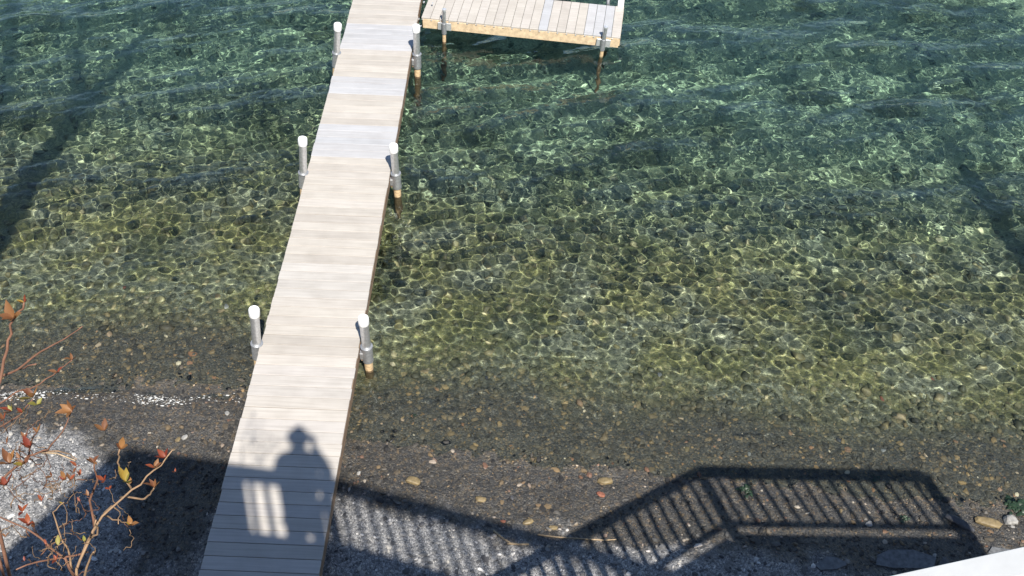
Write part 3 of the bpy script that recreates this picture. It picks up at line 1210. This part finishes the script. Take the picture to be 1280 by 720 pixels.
def bud(u, v, size, kind, n=5, zc=None):
    zc = zc or 4.35
    p = Vector(at_dist(u, v, zc))
    up = Vector((rs.gauss(0, .25), rs.gauss(0, .25) + .15, 1)).normalized()
    a0 = rs.uniform(0, 6.28)
    for i in range(n):
        a = a0 + 6.283 * i / n + rs.gauss(0, .25)
        side_ = Vector((math.cos(a), math.sin(a), 0))
        d = (up * rs.uniform(.5, 1.0) + side_ * rs.uniform(.6, 1.1)).normalized()
        x = d.cross(up).normalized()
        z = x.cross(d)
        L = .37 * size * rs.uniform(.7, 1.25)
        m = Matrix((x, d, z)).transposed().to_4x4() @ Matrix.Scale(L, 4)
        m.translation = p
        kk = kind if rs.random() < .8 else rs.choice('oyr')
        o = bpy.data.objects.new('leaf', rs.choice(leaf_kinds[kk]))
        o.matrix_world = m
        link_obj(o, shrub)
        in_parent(o, shrub)


# stems
twig([(92, 735), (100, 700), (128, 645), (165, 612), (192, 588), (216, 562)], .0085, .0025, TWIG, 1.98, 1.86, True)
twig([(118, 662), (112, 625), (122, 600), (118, 578)], .006, .003, TWIG_D, 1.98, 1.86)
twig([(165, 612), (150, 592), (147, 578), (150, 560)], .005, .003, TWIG, 1.98, 1.86)
twig([(128, 645), (150, 650), (164, 654)], .004, .002, TWIG, 1.98, 1.86)
twig([(150, 622), (178, 624), (188, 618), (193, 608)], .005, .003, TWIG, 1.98, 1.86)
twig([(92, 720), (70, 690), (50, 672), (20, 655), (-20, 640)], .006, .003, TWIG_D, 1.98, 1.86)
twig([(100, 700), (112, 672), (122, 668), (120, 650)], .006, .003, TWIG, 1.98, 1.86)
twig([(104, 725), (112, 700), (117, 690)], .006, .003, TWIG, 1.98, 1.86)
twig([(90, 712), (86, 690), (75, 668), (66, 640), (80, 628)], .005, .002, TWIG, 1.98, 1.86)
twig([(128, 645), (140, 632), (150, 640), (148, 655)], .004, .002, TWIG, 1.98, 1.86)
twig([(110, 690), (60, 700), (20, 712)], .005, .003, TWIG_D, 1.98, 1.86)
twig([(-25, 560), (-8, 500), (3, 462), (10, 425), (18, 398), (30, 378)], .010, .004, TWIG_D, 1.98, 1.86, True)
twig([(0, 472), (22, 462), (50, 440), (80, 424), (103, 408)], .006, .002, TWIG_D, 1.98, 1.86)
twig([(22, 462), (45, 455)], .004, .003, TWIG_D, 1.98, 1.86)
twig([(-12, 510), (20, 490), (50, 480), (72, 464), (90, 450)], .004, .002, TWIG_D, 1.98, 1.86)
twig([(-20, 620), (10, 592), (36, 570), (60, 562), (78, 540), (90, 514)], .008, .002, TWIG_D, 1.98, 1.86, True)
twig([(-20, 540), (15, 525), (42, 498)], .005, .002, TWIG_D, 1.98, 1.86)
twig([(36, 570), (42, 545), (50, 530)], .004, .002, TWIG_D, 1.98, 1.86)
twig([(45, 566), (85, 567), (96, 574)], .004, .002, TWIG, 1.98, 1.86)
for i in range(80):                                   # tangle of dry side twigs
    u, v = (rs.gauss(75, 38), rs.uniform(590, 715)) if i < 55 else (rs.uniform(0, 60), rs.uniform(520, 640))
    a = rs.uniform(-2.8, -.3)
    L = rs.uniform(12, 40)
    bend = rs.gauss(0, 7)
    twig([(u, v), (u + L * .35 * math.cos(a) - bend * math.sin(a), v + L * .35 * math.sin(a) + bend * math.cos(a)), (u + L * .75 * math.cos(a) - bend * .7 * math.sin(a), v + L * .75 * math.sin(a) + bend * .7 * math.cos(a)),
          (u + L * math.cos(a), v + L * math.sin(a))], rs.uniform(.0015, .0030), .0009, rs.choice((TWIG, TWIG, TWIG_D)), 1.96, 1.88)
    if rs.random() < .3:
        bud(u + L * math.cos(a), v + L * math.sin(a), rs.uniform(.025, .045), rs.choice('oorr'), rs.choice((2, 3)), 1.88)
for u, v, sz, k, n in ((18, 398, .085, 'o', 6), (31, 379, .045, 'r', 4), (41, 497, .085, 'o', 5), (46, 506, .05, 'y', 3), (15, 514, .055, 'o', 4), (5, 524, .05, 'r', 3), (90, 514, .075, 'o', 5), (130, 538, .055, 'o', 4),
                      (37, 560, .065, 'r', 5), (151, 560, .055, 'o', 4), (12, 580, .08, 'o', 6), (30, 580, .055, 'o', 4), (8, 607, .07, 'r', 4), (207, 572, .055, 'r', 4), (193, 585, .045, 'o', 4),
                      (193, 610, .06, 'o', 4), (157, 602, .075, 'y', 5), (164, 656, .05, 'o', 4), (163, 605, .05, 'o', 3), (219, 590, .03, 'r', 2), (117, 578, .05, 'o', 4), (72, 466, .04, 'o', 3), (90, 450, .045, 'o', 3),
                      (52, 626, .045, 'r', 3), (88, 600, .04, 'r', 3), (46, 540, .04, 'o', 3), (28, 640, .05, 'r', 3), (110, 620, .04, 'o', 3), (70, 700, .04, 'r', 3), (130, 600, .05, 'r', 3), (35, 655, .06, 'r', 4)):
    bud(u, v, sz, k, n, 1.86 + rs.uniform(-.015, .015))

# ------------------------------------------------------------------ single stones, driftwood, weed, foam


def stone_mat(name, c, rough=.55):
    return simple_mat(name, c, rough, vary=.35, scale=25, bump=.5, coords='Object')


ST_OCHRE = stone_mat('ochre stone', (.20, .15, .075))
ST_GREY = stone_mat('pale grey stone', (.30, .29, .27))
ST_DARK = stone_mat('dark slate stone', (.065, .065, .07))
ST_RED = stone_mat('rust red stone', (.26, .10, .06))
ST_SLAB = stone_mat('grey slate slab', (.13, .135, .14), .75)


def stone(name, p, sx, sy, sz, mat, label, rotz=0, seed=0, group='single stones lying on the shore', blocky=False):
    bm = bmesh.new()
    bmesh.ops.create_icosphere(bm, subdivisions=2, radius=1.0)
    rr = random.Random(seed)
    for v in bm.verts:
        c = v.co
        k = 1 + .16 * math.sin(3.1 * c.x + seed) * math.cos(2.7 * c.y + seed * 1.7) + rr.uniform(-.07, .07)
        e = .45 if blocky else .8
        c.x, c.y, c.z = [math.copysign(abs(q) ** e, q) for q in (c.x, c.y, c.z)]
        v.co = Vector((c.x * sx * k, c.y * sy * k, c.z * sz * (1 + rr.uniform(-.1, .1))))
    me = bpy.data.meshes.new(name)
    bm.to_mesh(me)
    bm.free()
    me.materials.append(mat)
    o = bpy.data.objects.new(name, me)
    o.location = (p[0], p[1], gz(p[0], p[1]) + sz * .35)
    o.rotation_euler = (rr.gauss(0, .08), rr.gauss(0, .08), rotz)
    link_obj(o)
    o.cycles.is_caustics_receiver = True
    tag(o, label, 'stone', group)
    return o


P_ = on_ground(1236, 654)
stone('stone', P_, .14, .055, .035, ST_OCHRE, 'long rounded ochre stone lying in the wet gravel beside the green weed', -.15, 3)
P_ = on_ground(1262, 652)
stone('stone', P_, .075, .06, .05, ST_GREY, 'pale grey stone half under the dark green weed', .3, 5)


def slab(u, v, rx_, ry_, th, rotz, label, seed):
    """irregular flat slate broken along straight edges"""
    rr = random.Random(seed)
    p = on_ground(u, v)
    n = 7
    bm = bmesh.new()
    ring = []
    for i in range(n):
        a = 2 * math.pi * (i + rr.uniform(-.3, .3)) / n
        k = rr.uniform(.68, 1.15)
        ring.append(bm.verts.new((rx_ * k * math.cos(a), ry_ * k * math.sin(a), rr.uniform(-.006, .006))))
    f = bm.faces.new(ring)
    ex = bmesh.ops.extrude_face_region(bm, geom=[f])
    for v_ in [g for g in ex['geom'] if isinstance(g, bmesh.types.BMVert)]:
        v_.co.z += th
        v_.co.x *= .95
        v_.co.y *= .93
    bmesh.ops.recalc_face_normals(bm, faces=bm.faces)
    me = bpy.data.meshes.new('flat_stone')
    bm.to_mesh(me)
    bm.free()
    me.materials.append(ST_SLAB)
    o = bpy.data.objects.new('flat_stone', me)
    o.location = (p[0], p[1], gz(p[0], p[1]) - .004)
    o.rotation_euler = (rr.gauss(0, .05), rr.gauss(0, .05), rotz)
    link_obj(o)
    tag(o, label, 'stone', 'flat slate stones on the beach')


slab(1128, 699, .40, .15, .035, .05, 'flat grey slate slab in the shadow of the landing', 9)
slab(1040, 706, .20, .09, .03, .3, 'small broken slate slab beside the larger one under the landing', 31)
slab(1262, 698, .26, .13, .03, -.4, 'flat dark slab beside the white handrail', 19)
P_ = on_ground(1200, 655)
stone('stone', P_, .16, .05, .035, ST_DARK, 'narrow dark stone on the gravel in the shadow of the handrail', -.45, 12)
P_ = on_ground(1178, 712)
stone('stone', P_, .13, .05, .05, ST_DARK, 'dark upright stone next to the flat slate slab', 1.2, 23)
for u, v, r, m, lab in ((756, 602, .075, ST_OCHRE, 'flat ochre stone on the wet gravel beyond the slanting handrail shadow'), (601, 625, .06, ST_OCHRE, 'rounded ochre stone on the wet gravel beside the railing shadow'),
                        (660, 653, .055, ST_OCHRE, 'pale ochre stone at the edge of the railing shadow by the driftwood sticks'), (629, 652, .03, ST_RED, 'small rust red stone at the edge of the railing shadow'),
                        (517, 602, .085, ST_OCHRE, 'long flat tan stone on the wet gravel right of the dock'), (692, 660, .045, ST_OCHRE, 'small tan stone above the curved driftwood stick')):
    P_ = on_ground(u, v)
    stone('stone', P_, r, r * .55, r * .4, m, lab, rs.uniform(-.3, .3), int(u))
kinds = ((ST_OCHRE, 'small ochre stone lying among the pebbles of the shore'), (ST_GREY, 'small pale grey stone lying among the pebbles of the shore'),
         (ST_DARK, 'small dark slate stone lying among the pebbles of the shore'), (ST_RED, 'small rust red stone lying among the pebbles of the shore'))
for i in range(56):
    x = rs.uniform(-6, 6.4)
    y = float(shore_y(x)) + rs.uniform(-1.5, 1.9)
    if X_L - .1 < x < X_R + .1:
        continue
    k = rs.choices(range(4), (4, 2, 3, 1))[0]
    r = rs.uniform(.024, .042)
    stone('stone', (x, y), r, r * rs.uniform(.55, .8), r * rs.uniform(.3, .5), kinds[k][0], kinds[k][1], rs.uniform(0, 3.1), i + 100,
          group=kinds[k][1].split(' lying')[0] + 's among the pebbles')

DRIFT = simple_mat('bleached driftwood', (.42, .31, .19), .75, vary=.3, scale=30)


def stick(pix, r, label, lift=.012):
    pts = []
    for u, v in pix:
        p = on_ground(u, v)
        pts.append(Vector((p[0], p[1], p[2] + lift)))
    o = tube('driftwood_stick', pts, [r * (1 - .5 * i / len(pts)) for i in range(len(pts))], DRIFT, None, 6)
    tag(o, label, 'stick')
    return o


stick([(617, 664), (628, 673), (640, 681)], .011, 'thin tan driftwood stick pointing down the beach beside the rust red stone')
stick([(634, 680), (648, 681), (661, 681)], .013, 'short pale driftwood stick lying level on the gravel')
stick([(672, 669), (695, 672), (725, 674), (755, 676), (770, 675)], .009, 'long curved tan driftwood stick where the two railing shadows meet')
stick([(52, 567), (72, 568), (95, 577)], .010, 'bent dark driftwood stick at the top of the pale gravel', .02)

WEED = simple_mat('dark green water weed', (.018, .038, .018), .45, vary=.4, scale=40)


def weed(u, v, size, n, label, seed):
    rr = random.Random(seed)
    p0 = on_ground(u, v)
    V, Fc = [], []
    for i in range(n):
        a = rr.uniform(0, 6.28)
        q = Vector((p0[0] + rr.gauss(0, size * .35), p0[1] + rr.gauss(0, size * .3), 0))
        L = size * rr.uniform(.3, .7)
        wd = L * rr.uniform(.18, .35)
        d = Vector((math.cos(a), math.sin(a), 0))
        e = Vector((-d.y, d.x, 0))
        o = len(V)
        for j in range(4):
            t = j / 3
            c = q + d * L * t
            c.z = gz(c.x, c.y) + .008 + .03 * math.sin(t * 3.1) * rr.uniform(.3, 1.2)
            w = wd * (.3, 1, .9, .15)[j]
            V += [c - e * w, c + Vector((0, 0, w * .2)), c + e * w]
        for j in range(3):
            for k in range(2):
                b_ = o + j * 3 + k
                Fc.append((b_, b_ + 1, b_ + 4, b_ + 3))
    o = mesh_obj('water_weed', V, Fc, WEED, None, True)
    o.cycles.is_caustics_receiver = True
    tag(o, label, 'weed', 'weed washed up on the shore')
    return o


weed(1270, 632, .16, 40, 'dark green clump of weed on the pale stone at the shore', 1)
weed(931, 613, .10, 22, 'leaf shaped tuft of green weed between the baluster shadows of the landing', 2)
weed(1095, 600, .07, 12, 'small tuft of green weed under the level handrail shadow', 3)
weed(1130, 650, .08, 14, 'olive tuft of weed near the lower corner of the landing shadow', 4)
weed(516, 521, .05, 8, 'thin dark weed strand in the shallows right of the dock', 5)

FOAM = simple_mat('white foam', (.66, .66, .64), .5, vary=.05)  # white flecks also stand in for the bright sunlit lip of water
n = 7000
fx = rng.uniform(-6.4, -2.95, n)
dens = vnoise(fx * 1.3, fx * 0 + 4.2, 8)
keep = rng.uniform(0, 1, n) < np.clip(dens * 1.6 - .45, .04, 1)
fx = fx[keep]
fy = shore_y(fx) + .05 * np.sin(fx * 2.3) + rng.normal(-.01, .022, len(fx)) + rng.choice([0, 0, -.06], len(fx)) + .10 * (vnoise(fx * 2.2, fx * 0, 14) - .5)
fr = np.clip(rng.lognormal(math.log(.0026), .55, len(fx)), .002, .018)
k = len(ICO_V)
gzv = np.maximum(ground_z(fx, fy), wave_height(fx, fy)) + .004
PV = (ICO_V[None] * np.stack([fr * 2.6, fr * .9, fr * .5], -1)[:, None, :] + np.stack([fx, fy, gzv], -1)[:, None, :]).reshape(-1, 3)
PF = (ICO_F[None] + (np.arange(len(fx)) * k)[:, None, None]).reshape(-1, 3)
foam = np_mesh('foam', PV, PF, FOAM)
tag(foam, 'flecks of white foam and painted sunlit water lip where a wavelet runs up the beach', 'foam', kind='stuff')
